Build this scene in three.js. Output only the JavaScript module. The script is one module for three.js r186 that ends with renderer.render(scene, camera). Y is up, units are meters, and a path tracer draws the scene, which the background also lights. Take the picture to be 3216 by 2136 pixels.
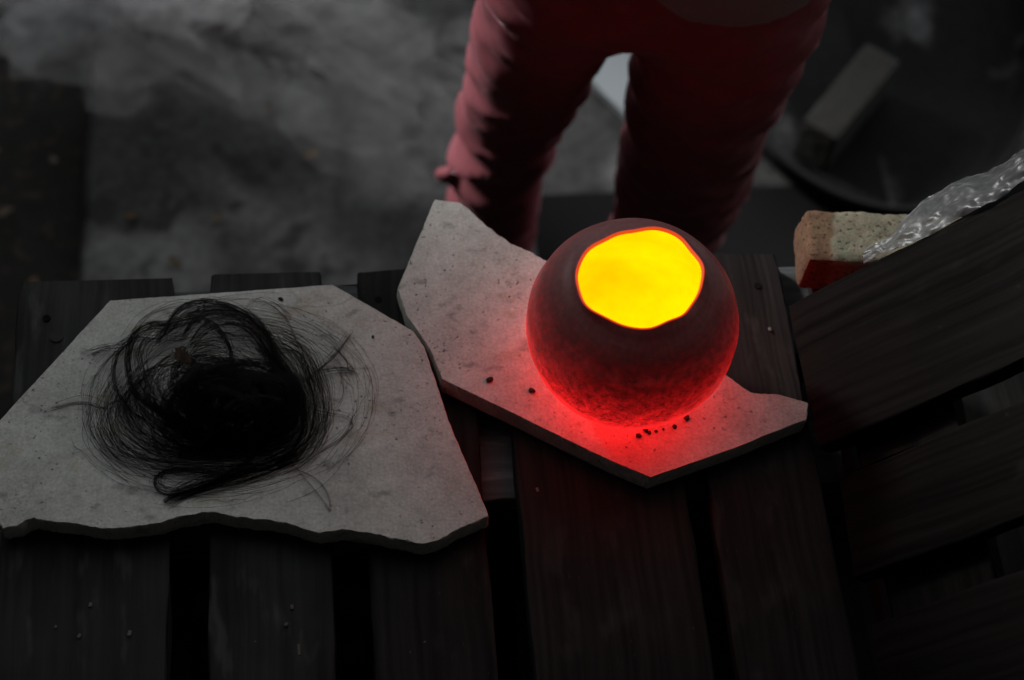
import * as THREE from 'three';
import { ImprovedNoise } from 'three/addons/math/ImprovedNoise.js';
import { MarchingCubes } from 'three/addons/objects/MarchingCubes.js';
import { mergeGeometries } from 'three/addons/utils/BufferGeometryUtils.js';

// ───────────────────────── camera, sky, sun, exposure ─────────────────────────
const scene = new THREE.Scene();
const TOP = 0.90;                       // height of the pallet stack
const camera = new THREE.PerspectiveCamera(23.65, 1024 / 680, 0.05, 200);
{
  const m = new THREE.Matrix4().makeBasis(
    new THREE.Vector3(0.99461, 0.05949, 0.08488),
    new THREE.Vector3(0.04476, 0.49211, -0.86938),
    new THREE.Vector3(-0.09349, 0.8685, 0.48679));
  camera.quaternion.setFromRotationMatrix(m);
  camera.position.set(0, TOP + 1.28, 0);
  camera.focus = 1.37;
  camera.userData.fStop = 3.4;
}
const renderer = new THREE.WebGLRenderer({ antialias: true });
renderer.toneMapping = THREE.LinearToneMapping;
renderer.toneMappingExposure = 1.0;
renderer.shadowMap.enabled = true;
{ // a dull overcast evening sky, a little brighter overhead
  const W = 64, H = 32, d = new Float32Array(W * H * 4);
  for (let j = 0; j < H; j++) for (let i = 0; i < W; i++) {
    const el = ((j + 0.5) / H - 0.5) * Math.PI, s = Math.max(0, Math.sin(el));
    const L = 0.44 * (1 + 0.9 * s), k = (j * W + i) * 4;
    d[k] = L * 0.96; d[k + 1] = L * 0.99; d[k + 2] = L * 1.01; d[k + 3] = 1;
  }
  const sky = new THREE.DataTexture(d, W, H, THREE.RGBAFormat, THREE.FloatType);
  sky.mapping = THREE.EquirectangularReflectionMapping; sky.magFilter = THREE.LinearFilter; sky.needsUpdate = true;
  scene.background = sky; scene.environment = sky;
}
const sun = new THREE.DirectionalLight(new THREE.Color(1, 0.985, 0.96), 5);
sun.position.set(-4.17, 3.31, -4.26); sun.target.position.set(0, 0.5, -1);
sun.castShadow = true; sun.shadow.radius = 24;
sun.shadow.mapSize.set(2048, 2048);
Object.assign(sun.shadow.camera, { left: -3, right: 3, top: 3, bottom: -3, near: 0.5, far: 14 });
scene.add(sun, sun.target);

// ───────────────────────── helpers ─────────────────────────
let seed = 20417;
const rnd = () => { seed = (seed * 1664525 + 1013904223) >>> 0; return seed / 4294967296; };
const rr = (a, b) => a + (b - a) * rnd();
const gauss = () => (rnd() + rnd() + rnd() + rnd() - 2) * 1.0;
const PN = new ImprovedNoise();
const noise = (x, y, z = 0.37) => PN.noise(x + 31.7, y + 17.3, z + 5.1);
const fbm = (x, y, z = 0.37, o = 4) => { let s = 0, a = 0.5; for (let i = 0; i < o; i++) { s += a * noise(x, y, z + i * 7.3); x *= 2.03; y *= 2.03; z *= 2.03; a *= 0.5; } return s; };
const clamp = (x, a = 0, b = 1) => Math.min(b, Math.max(a, x));
const sst = (x, a, b) => { const t = clamp((x - a) / (b - a)); return t * t * (3 - 2 * t); };
const V = (x, y, z) => new THREE.Vector3(x, y, z);
function tex(w, h, f, srgb = true) {             // f(u, v) -> linear [r, g, b] or a grey value
  const d = new Uint8Array(w * h * 4), enc = c => srgb ? (c <= 0.0031308 ? c * 12.92 : 1.055 * Math.pow(c, 1 / 2.4) - 0.055) : c;
  for (let j = 0; j < h; j++) for (let i = 0; i < w; i++) {
    let c = f((i + 0.5) / w, (j + 0.5) / h); if (typeof c === 'number') c = [c, c, c];
    const k = (j * w + i) * 4; for (let q = 0; q < 3; q++) d[k + q] = Math.round(255 * enc(clamp(c[q]))); d[k + 3] = 255;
  }
  const t = new THREE.DataTexture(d, w, h, THREE.RGBAFormat);
  t.wrapS = t.wrapT = THREE.RepeatWrapping; t.magFilter = THREE.LinearFilter; t.minFilter = THREE.LinearMipmapLinearFilter; t.generateMipmaps = true;
  if (srgb) t.colorSpace = THREE.SRGBColorSpace; t.needsUpdate = true; return t;
}
const lin = (r, g, b) => new THREE.Color().setRGB(r, g, b);
const mat = o => new THREE.MeshStandardMaterial(o), phys = o => new THREE.MeshPhysicalMaterial(o);
const used = new Map();
const numbered = n => { const k = used.get(n) || 0; used.set(n, k + 1); return k ? n + '_' + String(k).padStart(3, '0') : n; };
function mesh(name, geo, m, parent) {
  const o = new THREE.Mesh(geo, m); o.name = parent ? name : numbered(name); o.castShadow = o.receiveShadow = true; (parent || scene).add(o); return o;
}
function thing(name, label, category, group, at = [0, 0, 0]) {
  const o = new THREE.Group(); o.name = numbered(name); o.position.set(...at); scene.add(o); return tag(o, label, category, group);
}
function tag(o, label, category, group) { o.userData.label = label; o.userData.category = category; if (group) o.userData.group = group; return o; }
const structure = (name, geo, m, label, category) => { const o = mesh(name, geo, m); o.userData.kind = 'structure'; o.userData.label = label; o.userData.category = category; return o; };
function geoFrom(pos, idx, uv) {
  const g = new THREE.BufferGeometry(); g.setAttribute('position', new THREE.Float32BufferAttribute(pos, 3));
  g.setAttribute('uv', new THREE.Float32BufferAttribute(uv || new Array(pos.length / 3 * 2).fill(0), 2)); g.setIndex(idx); g.computeVertexNormals(); return g;
}
// a board: rounded-rectangle section w (x) by h (y) run along z for len, edges worn, uv in metres with its own offset
function board(w, h, len, wear = 0.0012, chip = 0.002) {
  const r = 0.003, sec = [];
  const cs = [[1, 1, 0], [-1, 1, 90], [-1, -1, 180], [1, -1, 270]];
  for (const [sx, sy, a0] of cs) for (let k = 0; k < 3; k++) { const a = (a0 + k * 45) * Math.PI / 180; sec.push([sx * (w / 2 - r) + r * Math.cos(a), sy * (h / 2 - r) + r * Math.sin(a)]); }
  const pos = [], uv = [], idx = [], n = Math.max(6, Math.round(len / 0.02)), M = sec.length, ou = rr(w / 2 + 0.01, 0.59 - w / 2), ov = len < 1.15 ? rr(len / 2 + 0.01, 1.19 - len / 2) : len / 2 + 0.02, ph = rr(0, 90);
  for (let i = 0; i <= n; i++) for (let j = 0; j <= M; j++) {
    const [x, y] = sec[j % M], t = i / n, z = (t - 0.5) * len;
    const e = i === 0 || i === n ? 0.0015 : 0, dx = wear * 2 * noise(ph + z * 25, j * 0.9), dy = wear * 2 * noise(ph + 40 + z * 18, j * 0.7);
    const ez = (i === 0 ? 1 : i === n ? -1 : 0) * chip * (0.5 + 1.6 * noise(ph + x * 60, 3.3 + (i ? 9 : 0)) + 0.6 * noise(ph + x * 160, 3.3 + (i ? 9 : 0)));
    pos.push(x * (1 - e / w * 2) + dx, y * (1 - e / h * 2) + dy, z + ez); uv.push(ou + (x + (Math.abs(y) > h / 2 - r ? 0 : y * 0.5)) , ov + z);
  }
  for (let i = 0; i < n; i++) for (let j = 0; j < M; j++) { const a = i * (M + 1) + j, b = a + M + 1; idx.push(a, a + 1, b, b, a + 1, b + 1); }
  const side = geoFrom(pos, idx, uv), caps = [];
  for (const i of [0, n]) {
    const p = [], q = [], ix = [], base = i * (M + 1); let c = [0, 0, 0];
    for (let j = 0; j < M; j++) { const k = (base + j) * 3; p.push(pos[k], pos[k + 1], pos[k + 2]); q.push(ou + pos[k] * 0.3, ov + pos[k + 1]); c[0] += pos[k] / M; c[1] += pos[k + 1] / M; c[2] += pos[k + 2] / M; }
    p.push(...c); q.push(ou, ov);
    for (let j = 0; j < M; j++) i ? ix.push(j, (j + 1) % M, M) : ix.push((j + 1) % M, j, M);
    caps.push(geoFrom(p, ix, q));
  }
  return mergeGeometries([side, ...caps]);
}
// signed-distance body: list of [ax,ay,az, ra, bx,by,bz, rb]; smooth union k; extra(x,y,z,d) may change the distance
function capsD(list, x, y, z, k) {
  let d = 1e3;
  for (const c of list) {
    const bx = c[4] - c[0], by = c[5] - c[1], bz = c[6] - c[2], px = x - c[0], py = y - c[1], pz = z - c[2];
    const L = bx * bx + by * by + bz * bz || 1e-9, t = clamp((px * bx + py * by + pz * bz) / L);
    const sq = c[8] || 1;                                   // depth squash along z
    const dx = px - bx * t, dy = py - by * t, dz = (pz - bz * t) / sq, e = (Math.sqrt(dx * dx + dy * dy + dz * dz) - (c[3] + (c[7] - c[3]) * t)) * Math.min(1, sq);
    const h = clamp(0.5 + 0.5 * (d - e) / k); d = d + (e - d) * h - k * h * (1 - h);
  }
  return d;
}
function sdfGeo(center, half, N, f) {
  const mc = new MarchingCubes(N, new THREE.MeshBasicMaterial(), false, false, 200000), hs = N / 2;
  mc.isolation = 0;
  for (let k = 0; k < N; k++) for (let j = 0; j < N; j++) for (let i = 0; i < N; i++)
    mc.field[i + j * N + k * N * N] = -f(center[0] + (i - hs) / hs * half, center[1] + (j - hs) / hs * half, center[2] + (k - hs) / hs * half);
  mc.update();
  const n = mc.count, p = new Float32Array(n * 3), uv = new Float32Array(n * 2), nn = new Float32Array(n * 3);
  for (let i = 0; i < n; i++) {
    for (let q = 0; q < 3; q++) { p[i * 3 + q] = center[q] + mc.positionArray[i * 3 + q] * half; nn[i * 3 + q] = mc.normalArray[i * 3 + q]; }
    uv[i * 2] = p[i * 3] + p[i * 3 + 2] * 0.7; uv[i * 2 + 1] = p[i * 3 + 1];
  }
  const g = new THREE.BufferGeometry();
  g.setAttribute('position', new THREE.BufferAttribute(p, 3)); g.setAttribute('normal', new THREE.BufferAttribute(nn, 3)); g.setAttribute('uv', new THREE.BufferAttribute(uv, 2));
  g.setIndex([...Array(n).keys()]);
  return g;
}

// ───────────────────────── materials ─────────────────────────
const tWood = tex(768, 1024, (u, v) => {          // 0.6 m by 1.2 m of old pallet wood
  const x = u * 0.6, z = v * 1.2, warp = 0.012 * fbm(x * 6, z * 2.5, 1.1, 3);
  const g = fbm((x + warp) * 210, z * 5, 2.2, 4), g2 = fbm((x + warp) * 60, z * 2.2, 4.2, 3), st = fbm(x * 11, z * 6, 8.8, 4), dust = sst(fbm(x * 38, z * 16, 6.1, 5), 0.10, 0.42) * sst(fbm(x * 7, z * 4, 3.9, 3), -0.12, 0.25);
  let b = 0.0115 * (1 + 0.9 * g + 0.6 * g2 + 0.6 * st); b = Math.max(0.0018, b);
  const c = [b * 1.04, b * 0.99, b * 0.95];
  const sp = sst(fbm(x * 300, z * 120, 9.2, 2), 0.36, 0.5) * 0.06;
  return [c[0] + 0.014 * dust + sp * 0.3, c[1] + 0.0142 * dust + sp * 0.3, c[2] + 0.0142 * dust + sp * 0.3];
});
tWood.repeat.set(1 / 0.6, 1 / 1.2);
const tWoodB = tex(512, 512, (u, v) => 0.5 + 0.7 * fbm(u * 120, v * 7, 2.2, 4) + 0.3 * fbm(u * 30, v * 20, 5, 2), false);
tWoodB.repeat.set(1 / 0.6, 1 / 1.2);
const woodDark = phys({ map: tWood, bumpMap: tWoodB, bumpScale: 0.0012, roughness: 0.85, specularIntensity: 0.25 });
woodDark.color = lin(1.5, 1.5, 1.5);
const woodGrey = phys({ map: tWood, bumpMap: tWoodB, bumpScale: 0.0012, roughness: 0.8, specularIntensity: 0.4 });
const tWoodG = tex(768, 1024, (u, v) => {          // greyed, scuffed wood of the first boards
  const x = u * 0.6, z = v * 1.2, g = fbm(x * 150, z * 5, 2.7, 4), st = fbm(x * 9, z * 8, 7.8, 4), sc = sst(fbm(x * 60, z * 14, 6.6, 4), 0.16, 0.4);
  const b = Math.max(0.008, 0.024 * (1 + 0.9 * g + 1.3 * st)) + 0.028 * sc;
  return [b, b * 1.01, b * 1.02];
});
tWoodG.repeat.set(1 / 0.6, 1 / 1.2); woodGrey.map = tWoodG;
const tStone = tex(1344, 1344, (u, v) => {         // 0.75 m of pale limestone flag
  const x = u * 0.75, z = v * 0.75;
  const cl = fbm(x * 14, z * 14, 1.5, 5), fine = fbm(x * 420, z * 420, 3.1, 3), med = fbm(x * 90, z * 90, 4.4, 3);
  let b = 0.535 * (1 + 0.42 * cl + 0.26 * med + 0.4 * fine), c = [b * 0.985, b, b * 0.945];
  const pit = sst(fbm(x * 240, z * 240, 12.1, 3), 0.24, 0.40) * sst(fbm(x * 22, z * 22, 14.4, 3), -0.22, 0.15) * 1.0;
  const soot = sst(fbm(x * 34, z * 60, 15.7, 5), 0.2, 0.44) * 0.5;
  const vein = sst(1 - Math.abs(fbm(x * 9 + 0.3, z * 13, 17.2, 4)) * 34, 0.2, 1) * sst(fbm(x * 10, z * 10, 18.2, 2), 0.04, 0.24) * 0.42;
  const rust = sst(fbm(x * 26, z * 44, 19.4, 5), 0.17, 0.42) * 0.55;
  for (let q = 0; q < 3; q++) c[q] *= (1 - 0.85 * pit) * (1 - 0.8 * soot) * (1 - vein);
  const rc = [0.32, 0.25, 0.15]; for (let q = 0; q < 3; q++) c[q] += (rc[q] * (b / 0.5) - c[q]) * rust * 0.6;
  return c;
});
tStone.repeat.set(1 / 0.75, 1 / 0.75); tStone.offset.set(0.35 / 0.75, 0.9 / 0.75);
const tStoneB = tex(768, 768, (u, v) => 0.5 + 0.5 * fbm(u * 60, v * 60, 4.4, 4) + 0.3 * fbm(u * 210, v * 210, 3.1, 2) - 0.5 * sst(fbm(u * 165, v * 165, 12.1, 2), 0.3, 0.44), false);
tStoneB.repeat.set(2, 2);
const stone = mat({ map: tStone, bumpMap: tStoneB, bumpScale: 0.0008, roughness: 0.78 });
const stoneSide = mat({ map: tStone, bumpMap: tStoneB, bumpScale: 0.004, roughness: 0.95 });  // the same stone, broken
const tConc = tex(1024, 1024, (u, v) => {          // 3.2 m of stained yard concrete
  const x = u * 3.2, z = v * 3.2, big = fbm(x * 1.7, z * 1.7, 2.6, 4), mid = fbm(x * 7, z * 7, 5.6, 4), fine = fbm(x * 60, z * 60, 8.6, 4);
  const stain = sst(fbm(x * 13, z * 13, 11.6, 5), 0.06, 0.26), dry = sst(big + 0.5 * mid, -0.05, 0.32);
  const b = (0.038 + 0.06 * dry) * (1 + 1.3 * mid + 0.9 * fine) * (1 - 0.8 * stain);
  return [b * 0.99, b, b * 0.985];
});
tConc.repeat.set(1 / 3.2, 1 / 3.2); tConc.offset.set(0.5, 0);
const tConcB = tex(512, 512, (u, v) => 0.5 + 0.6 * fbm(u * 40, v * 40, 5.6, 5), false); tConcB.repeat.set(1 / 1.1, 1 / 1.1);
const concrete = mat({ map: tConc, bumpMap: tConcB, bumpScale: 0.003, roughness: 0.7 });
const tSoil = tex(512, 512, (u, v) => {
  const x = u * 1.6, z = v * 1.6, a = fbm(x * 30, z * 30, 3, 5), leaf = sst(fbm(x * 42, z * 42, 9, 3), 0.1, 0.3);
  const b = 0.007 * (1 + 1.1 * a); return [b * 1.1 + leaf * 0.022, b + leaf * 0.016, b * 0.85 + leaf * 0.009];
});
tSoil.repeat.set(1 / 1.6, 1 / 1.6);
const soil = mat({ map: tSoil, roughness: 0.95 });
const hairMat = phys({ color: lin(0.021, 0.016, 0.014), roughness: 0.45 });
const hairTan = phys({ color: lin(0.6, 0.42, 0.32), roughness: 0.6 });
const charcoal = mat({ color: lin(0.012, 0.012, 0.012), roughness: 0.8 });
const nailMat = phys({ color: lin(0.006, 0.005, 0.005), roughness: 0.9, specularIntensity: 0.2 });
const woodLit = phys({ map: tWoodG, roughness: 0.85, specularIntensity: 0.5, color: lin(3.2, 3.3, 3.4) });  // grey wood made paler, light on the cross boards put into its colour

// ───────────────────────── ground ─────────────────────────
function sheet(x0, x1, z0, z1, nx, nz, h) {
  const pos = [], uv = [], idx = [];
  for (let j = 0; j <= nz; j++) for (let i = 0; i <= nx; i++) { const x = x0 + (x1 - x0) * i / nx, z = z0 + (z1 - z0) * j / nz; pos.push(x, h(x, z), z); uv.push(x, z); }
  for (let j = 0; j < nz; j++) for (let i = 0; i < nx; i++) { const a = j * (nx + 1) + i, b = a + nx + 1; idx.push(a, b, a + 1, b, b + 1, a + 1); }
  return geoFrom(pos, idx, uv);
}
{
  const near = sheet(-4, 4, -6, 3, 160, 160, (x, z) => -0.03 + 0.02 * fbm(x * 6, z * 6, 1, 4));
  const far = new THREE.PlaneGeometry(160, 160).rotateX(-Math.PI / 2).translate(0, -0.06, 0);
  const fu = far.attributes.uv; for (let i = 0; i < fu.count; i++) fu.setXY(i, fu.getX(i) * 160, fu.getY(i) * 160);
  structure('ground', mergeGeometries([near, far]), soil, 'bare dark soil with leaf litter beside the concrete', 'ground');
  // concrete yard slab with its straight edge by the soil
  const pos = [], uv = [], idx = [], zs = []; for (let i = 0; i <= 140; i++) zs.push(-5.2 + i * 0.06);
  const xs = []; for (let i = 0; i <= 90; i++) xs.push(-0.414 + i * 0.05);
  const cols = [[-0.43, -0.06], [-0.428, 0.0], ...xs.map(x => [x, 1])];
  zs.forEach((z, j) => cols.forEach(([x, f], i) => {
    const e = 0.006 * fbm(z * 14, i < 3 ? 1 : 9, 3, 4), y = f === 1 ? 0.012 + 0.006 * fbm(x * 3, z * 3, 2, 3) : f;
    pos.push(x + (i < 3 ? e : 0), y, z); uv.push(x, z);
  }));
  const C = cols.length; for (let j = 0; j < zs.length - 1; j++) for (let i = 0; i < C - 1; i++) { const a = j * C + i, b = a + C; idx.push(a, b, a + 1, b, b + 1, a + 1); }
  structure('concrete_pavement', geoFrom(pos, idx, uv), concrete, 'grey stained concrete pavement with a straight edge along dark soil', 'pavement');
}
{ // smoke drifting low over the pavement: overlapping billows, each evenly thin, the spreading ones thinner still
  const smoke = thing('smoke', 'thin pale smoke drifting low over the pavement by the soil', 'smoke', null, [-0.2, 0.02, -1.65]); smoke.userData.kind = 'stuff';
  const sets = { dense: [], thin: [] };
  const puff = (set, x, y, z, r, st) => {
    const g = new THREE.IcosahedronGeometry(1, 9), p = g.attributes.position, ph = rr(0, 60), yaw = rr(-0.9, 0.3);
    for (let i = 0; i < p.count; i++) {
      const X = p.getX(i), Y = p.getY(i), Z = p.getZ(i), k = r * (1 + 0.8 * noise(ph + X * 1.1, Y * 1.1, Z * 1.1) + 0.3 * noise(ph + X * 2.6, Y * 2.6, Z * 2.6)), ax = X * k * st, az = Z * k;
      p.setXYZ(i, x + ax * Math.cos(yaw) - az * Math.sin(yaw) + 0.2, y + Y * k * 0.6 - 0.02, z - ax * Math.sin(yaw) + az * Math.cos(yaw) + 1.65);
    }
    g.deleteAttribute('uv'); g.computeVertexNormals(); set.push(g);
  };
  for (let i = 0; i < 22; i++) puff(sets.dense, -0.25 + rr(-0.16, 0.16), 0.30 + rr(-0.08, 0.08), -1.70 + gauss() * 0.05, rr(0.05, 0.11), rr(1, 1.8));
  for (let i = 0; i < 28; i++) { const f = rnd(); puff(sets.thin, -0.36 + 0.40 * f + gauss() * 0.05, 0.27 + rr(-0.1, 0.1), -1.66 + 0.20 * f * rnd() + gauss() * 0.06, rr(0.05, 0.12), rr(1, 2.2)); }
  for (let i = 0; i < 4; i++) puff(sets.thin, -0.44 + gauss() * 0.06, 0.28 + rr(-0.1, 0.1), -1.60 + gauss() * 0.10, rr(0.04, 0.08), rr(0.8, 1.6));
  for (let i = 0; i < 8; i++) puff(sets.thin, -0.2 + gauss() * 0.25, 0.36 + rr(-0.1, 0.15), -1.95 + gauss() * 0.12, rr(0.08, 0.14), rr(1, 1.5));
  for (const [k, op] of [['dense', 0.072], ['thin', 0.012]]) { const o = mesh(k + '_smoke', mergeGeometries(sets[k]), mat({ color: lin(0.84, 0.86, 0.88), roughness: 1, transparent: true, opacity: op, depthWrite: false }), smoke); o.userData.kind = 'stuff'; }
}
{ // black mat added to darken the ground in front of the stack
  const g = sheet(0.285, 1.38, -1.475, -0.86, 40, 24, (x, z) => 0.0225 + 0.003 * fbm(x * 5, z * 5, 2, 3)), o = mesh('added_dark_mat', mergeGeometries([g, sheet(0.285, 1.38, -1.475, -0.86, 40, 24, (x, z) => 0.0185 + 0.003 * fbm(x * 5, z * 5, 2, 3))]), phys({ color: lin(0.010, 0.010, 0.011), roughness: 0.95, specularIntensity: 0.15 }));
  tag(o, 'black mat added to darken the pavement in front of the pallet stack', 'mat');
}

// ───────────────────────── the shed around the work place (unseen, its left walls added to steer the daylight) ─────────────────────────
{
  const s = thing('open_shed', 'unseen plank shed with a roof over the work place, open on its far side, left walls added to shape the daylight', 'shed');
  const plank = mat({ map: tWoodG, roughness: 0.9, color: lin(4, 3.9, 3.7) });  // plank tone raised so the boards bounce daylight inwards
  for (let i = 0; i < 11; i++) { const o = mesh('roof_board', board(0.245, 0.025, 3.5), plank, s); o.rotation.y = Math.PI / 2; o.position.set(0.05, 2.95, -1.0 + i * 0.25); }
  for (let i = 0; i < 11; i++) { const o = mesh('unseen_wall_board', board(0.262, 0.025, 2.9), plank, s); o.position.set(1.425, 0.14 + i * 0.265, 0.1); o.rotation.z = Math.PI / 2; }
  for (let i = 0; i < 11; i++) { const o = mesh('unseen_wall_board', board(0.262, 0.025, 2.9), plank, s); o.rotation.set(Math.PI / 2, 0, Math.PI / 2, 'YXZ'); o.rotation.set(0, Math.PI / 2, 0); o.rotateZ(Math.PI / 2); o.position.set(-0.1, 0.14 + i * 0.265, 1.57); }
  for (let i = 0; i < 11; i++) { const o = mesh('unseen_wall_board', board(0.262, 0.025, 1.5), plank, s); o.position.set(-1.25, 0.14 + i * 0.265, -3.87); o.rotation.z = Math.PI / 2; }  // added tall wall, keeps the sun off the tub
  for (let i = 0; i < 9; i++) { const o = mesh('unseen_wall_board', board(0.262, 0.025, 3.5), plank, s); o.position.set(-1.25, 0.14 + i * 0.265, -0.25); o.rotation.z = Math.PI / 2; }  // added left wall, keeps the sun off the slabs and pallets
  for (let i = 0; i < 4; i++) { const o = mesh('sun_screen_board', board(0.262, 0.025, 1.1), plank, s); o.position.set(-1.25, 0.14 + i * 0.265, -2.56); o.rotation.z = Math.PI / 2; }  // added low screen, lets the sun over it onto the legs
  for (const [x, z] of [[1.36, 1.5], [-1.18, 1.5], [-1.34, -0.8], [1.48, -0.8]]) { const o = mesh('post', board(0.1, 0.1, 2.95), plank, s); o.rotation.x = Math.PI / 2; o.position.set(x, 1.46, z); }
}

// ───────────────────────── pallets ─────────────────────────
const SL = [[-0.304, -0.166, woodGrey], [-0.133, -0.031, woodGrey], [0.000, 0.100, woodDark], [0.130, 0.277, woodDark], [0.297, 0.397, woodDark], [0.426, 0.526, woodDark]];
const PZ0 = -0.802, PZ1 = 0.018, PH = 0.15;
function makePallet(name, label) {
  const p = thing(name, label, 'pallet', 'pallets stacked as a work table', [0.11, TOP - PH, (PZ0 + PZ1) / 2]);
  const ox = -0.11, oz = -(PZ0 + PZ1) / 2;
  SL.forEach(([a, b, m], i) => {
    const sl = mesh('slat', board(b - a, 0.022, PZ1 - PZ0, 0.0011, i < 2 ? 0.003 : 0.004), m, p);
    sl.position.set((a + b) / 2 + ox, PH - 0.011, 0); sl.rotation.y = rr(-0.003, 0.003);
    for (const z of [-0.765, -0.61, -0.03]) for (const k of [-0.28, 0.3]) {
      const n = mesh('nail', new THREE.CylinderGeometry(0.0035, 0.0035, 0.003, 8), nailMat, sl);
      n.position.set((b - a) * k + rr(-0.006, 0.006), 0.0105, z + oz + rr(-0.01, 0.01));
    }
  });
  for (const [z0, z1] of [[-0.798, -0.70], [-0.672, -0.569], [-0.085, 0.013]]) {
    const w = mesh('cross_board', board(z1 - z0, 0.022, 0.826), woodLit, p); w.rotation.y = Math.PI / 2; w.position.set(0.11 + ox, PH - 0.0335, (z0 + z1) / 2 + oz);
    for (const x of [-0.235, 0.11, 0.455]) { const b = mesh('block', board(0.098, 0.078, 0.096), woodDark, p); b.position.set(x + ox, 0.022 + 0.0415, (z0 + z1) / 2 + oz); }
    const f = mesh('bottom_board', board(z1 - z0, 0.022, 0.826), woodDark, p); f.rotation.y = Math.PI / 2; f.position.set(0.11 + ox, 0.0122, (z0 + z1) / 2 + oz);
  }
  return p;
}
const topPallet = makePallet('wooden_pallet', 'top pallet of the stack, carrying the stone slabs');
{ // a knot hole in the first slat
  const k = mesh('knot', new THREE.CylinderGeometry(0.0062, 0.005, 0.002, 12), charcoal, topPallet.children[0]);
  k.position.set(-0.033, 0.0112, -0.742 - (PZ0 + PZ1) / 2);
}
['second', 'third', 'fourth', 'fifth', 'sixth'].forEach((w, i) => {
  const c = topPallet.clone(); c.name = numbered('wooden_pallet'); scene.add(c); c.position.y -= 0.1505 * (i + 1) - 0.0; c.position.x += rr(-0.008, 0.008); c.position.z += rr(0.004, 0.014); c.rotation.y = rr(-0.006, 0.006);
  c.position.y = Math.max(c.position.y, 0.02);
  if (i === 4) c.scale.y = 0.86;
  tag(c, w + ' pallet down in the stack under the stone slabs', 'pallet', 'pallets stacked as a work table');
});
['fifth', 'fourth', 'third', 'second', 'first'].forEach((w, i) => {   // lower stack added under the leaning pallet to keep its gaps dark
  const c = topPallet.clone(); c.name = numbered('wooden_pallet'); scene.add(c); c.position.set(0.975 + rr(-0.006, 0.006), Math.max(0.02, TOP - PH - 0.1505 * (i + 1)), c.position.z + rr(0, 0.01));
  if (i === 4) c.scale.y = 0.86;
  c.traverse(o => { if (o.isMesh && o.material !== nailMat && o.material !== charcoal) o.material = woodDark; });  // dark wood throughout, so the gaps above it show dark
  tag(c, w + ' pallet up in the lower stack added to darken the gaps of the leaning pallet', 'pallet', 'pallets of the added lower stack');
});
const woodBlack = woodDark.clone(); woodBlack.color = lin(0.55, 0.53, 0.52); woodBlack.specularIntensity = 0.08;   // darker copy of the wood for the leaning pallet
{ // the pallet leaning at the right, its foot on the stack
  const A = 48 * Math.PI / 180, LEN = 1.47;
  const p = thing('leaning_pallet', 'weathered pallet leaning against the wall with its foot beside the brick', 'pallet', null, [0.3975, TOP + 0.0155, -0.291]);
  p.rotation.z = A;
  for (const [z0, z1, s0] of [[-0.737, -0.590, 0.0], [-0.558, -0.467, 0.012], [-0.427, -0.285, 0.016], [-0.25, -0.155, 0.005], [-0.12, 0.02, 0.01]]) {
    const b = mesh('slat', board(z1 - z0, 0.021, LEN, 0.0012, 0.004), woodBlack, p); b.rotation.y = Math.PI / 2; b.position.set(s0 + LEN / 2, 0, (z0 + z1) / 2 + 0.3);
  }
  for (const s of [0.075, 0.65, 1.2]) { const c = mesh('cross_board', board(0.098, 0.021, 0.755), woodBlack, p); c.position.set(s, -0.0225, -0.0585); if (s > 0.1) for (const z of [-0.36, -0.06, 0.24]) { const k = mesh('block', board(0.095, 0.078, 0.096), woodBlack, p); k.position.set(s, -0.073, z); } }
}

// ───────────────────────── stone slabs ─────────────────────────
function slabGeo(pts, th, rough) {              // rough(i) -> how ragged that edge is
  const out = [];
  pts.forEach((p, i) => {
    const q = pts[(i + 1) % pts.length], L = Math.hypot(q[0] - p[0], q[1] - p[1]), n = Math.max(1, Math.round(L / 0.003)), k = rough(p, q), nx = (q[1] - p[1]) / L, nz = -(q[0] - p[0]) / L;
    for (let s = 0; s < n; s++) { const t = s / n, x = p[0] + (q[0] - p[0]) * t, z = p[1] + (q[1] - p[1]) * t, w = k * (fbm(x * 60, z * 60, 2, 3) * 1.6 + fbm(x * 260, z * 260, 4, 2) * 0.7); out.push([x + nx * w, z + nz * w, nx, nz, k]); }
  });
  const shape = new THREE.Shape(out.map(p => new THREE.Vector2(p[0], -p[1])));
  const tri = THREE.ShapeUtils.triangulateShape(out.map(p => new THREE.Vector2(p[0], -p[1])), []);
  const top = geoFrom(out.flatMap(p => [p[0], th, p[1]]), tri.flat(), out.flatMap(p => [p[0], p[1]]));
  const bot = geoFrom(out.flatMap(p => [p[0], 0, p[1]]), tri.map(t => [t[0], t[2], t[1]]).flat(), out.flatMap(p => [p[0], p[1]]));
  const lev = [[1, 0], [0.95, 0.0007], [0.7, 0.001], [0.4, 0.0012], [0.12, 0.0005], [0, -0.0006]], pos = [], uv = [], idx = [], N = out.length; let run = 0;
  lev.forEach(([f, o], l) => out.forEach((p, i) => { const w = l === 0 || l === 5 ? 0 : p[4] * 1.6 * fbm(p[0] * 170, p[1] * 170 + f * 6, 5, 3); const off = o * (1 + p[4] * 300) + w; pos.push(p[0] + p[2] * -off * 0, f * th, p[1]); pos[pos.length - 3] += -p[2] * -1 * off * sgn; pos[pos.length - 1] += p[3] * off * sgn; uv.push(p[0] + p[1] * 0.8, p[1] + f * th); }));
  for (let l = 0; l < lev.length - 1; l++) for (let i = 0; i < N; i++) { const a = l * N + i, b = l * N + (i + 1) % N; idx.push(a, b, a + N, b, b + N, a + N); }
  return { top, side: mergeGeometries([geoFrom(pos, idx, uv), bot]), out };
}
const sgn = 1;
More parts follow.
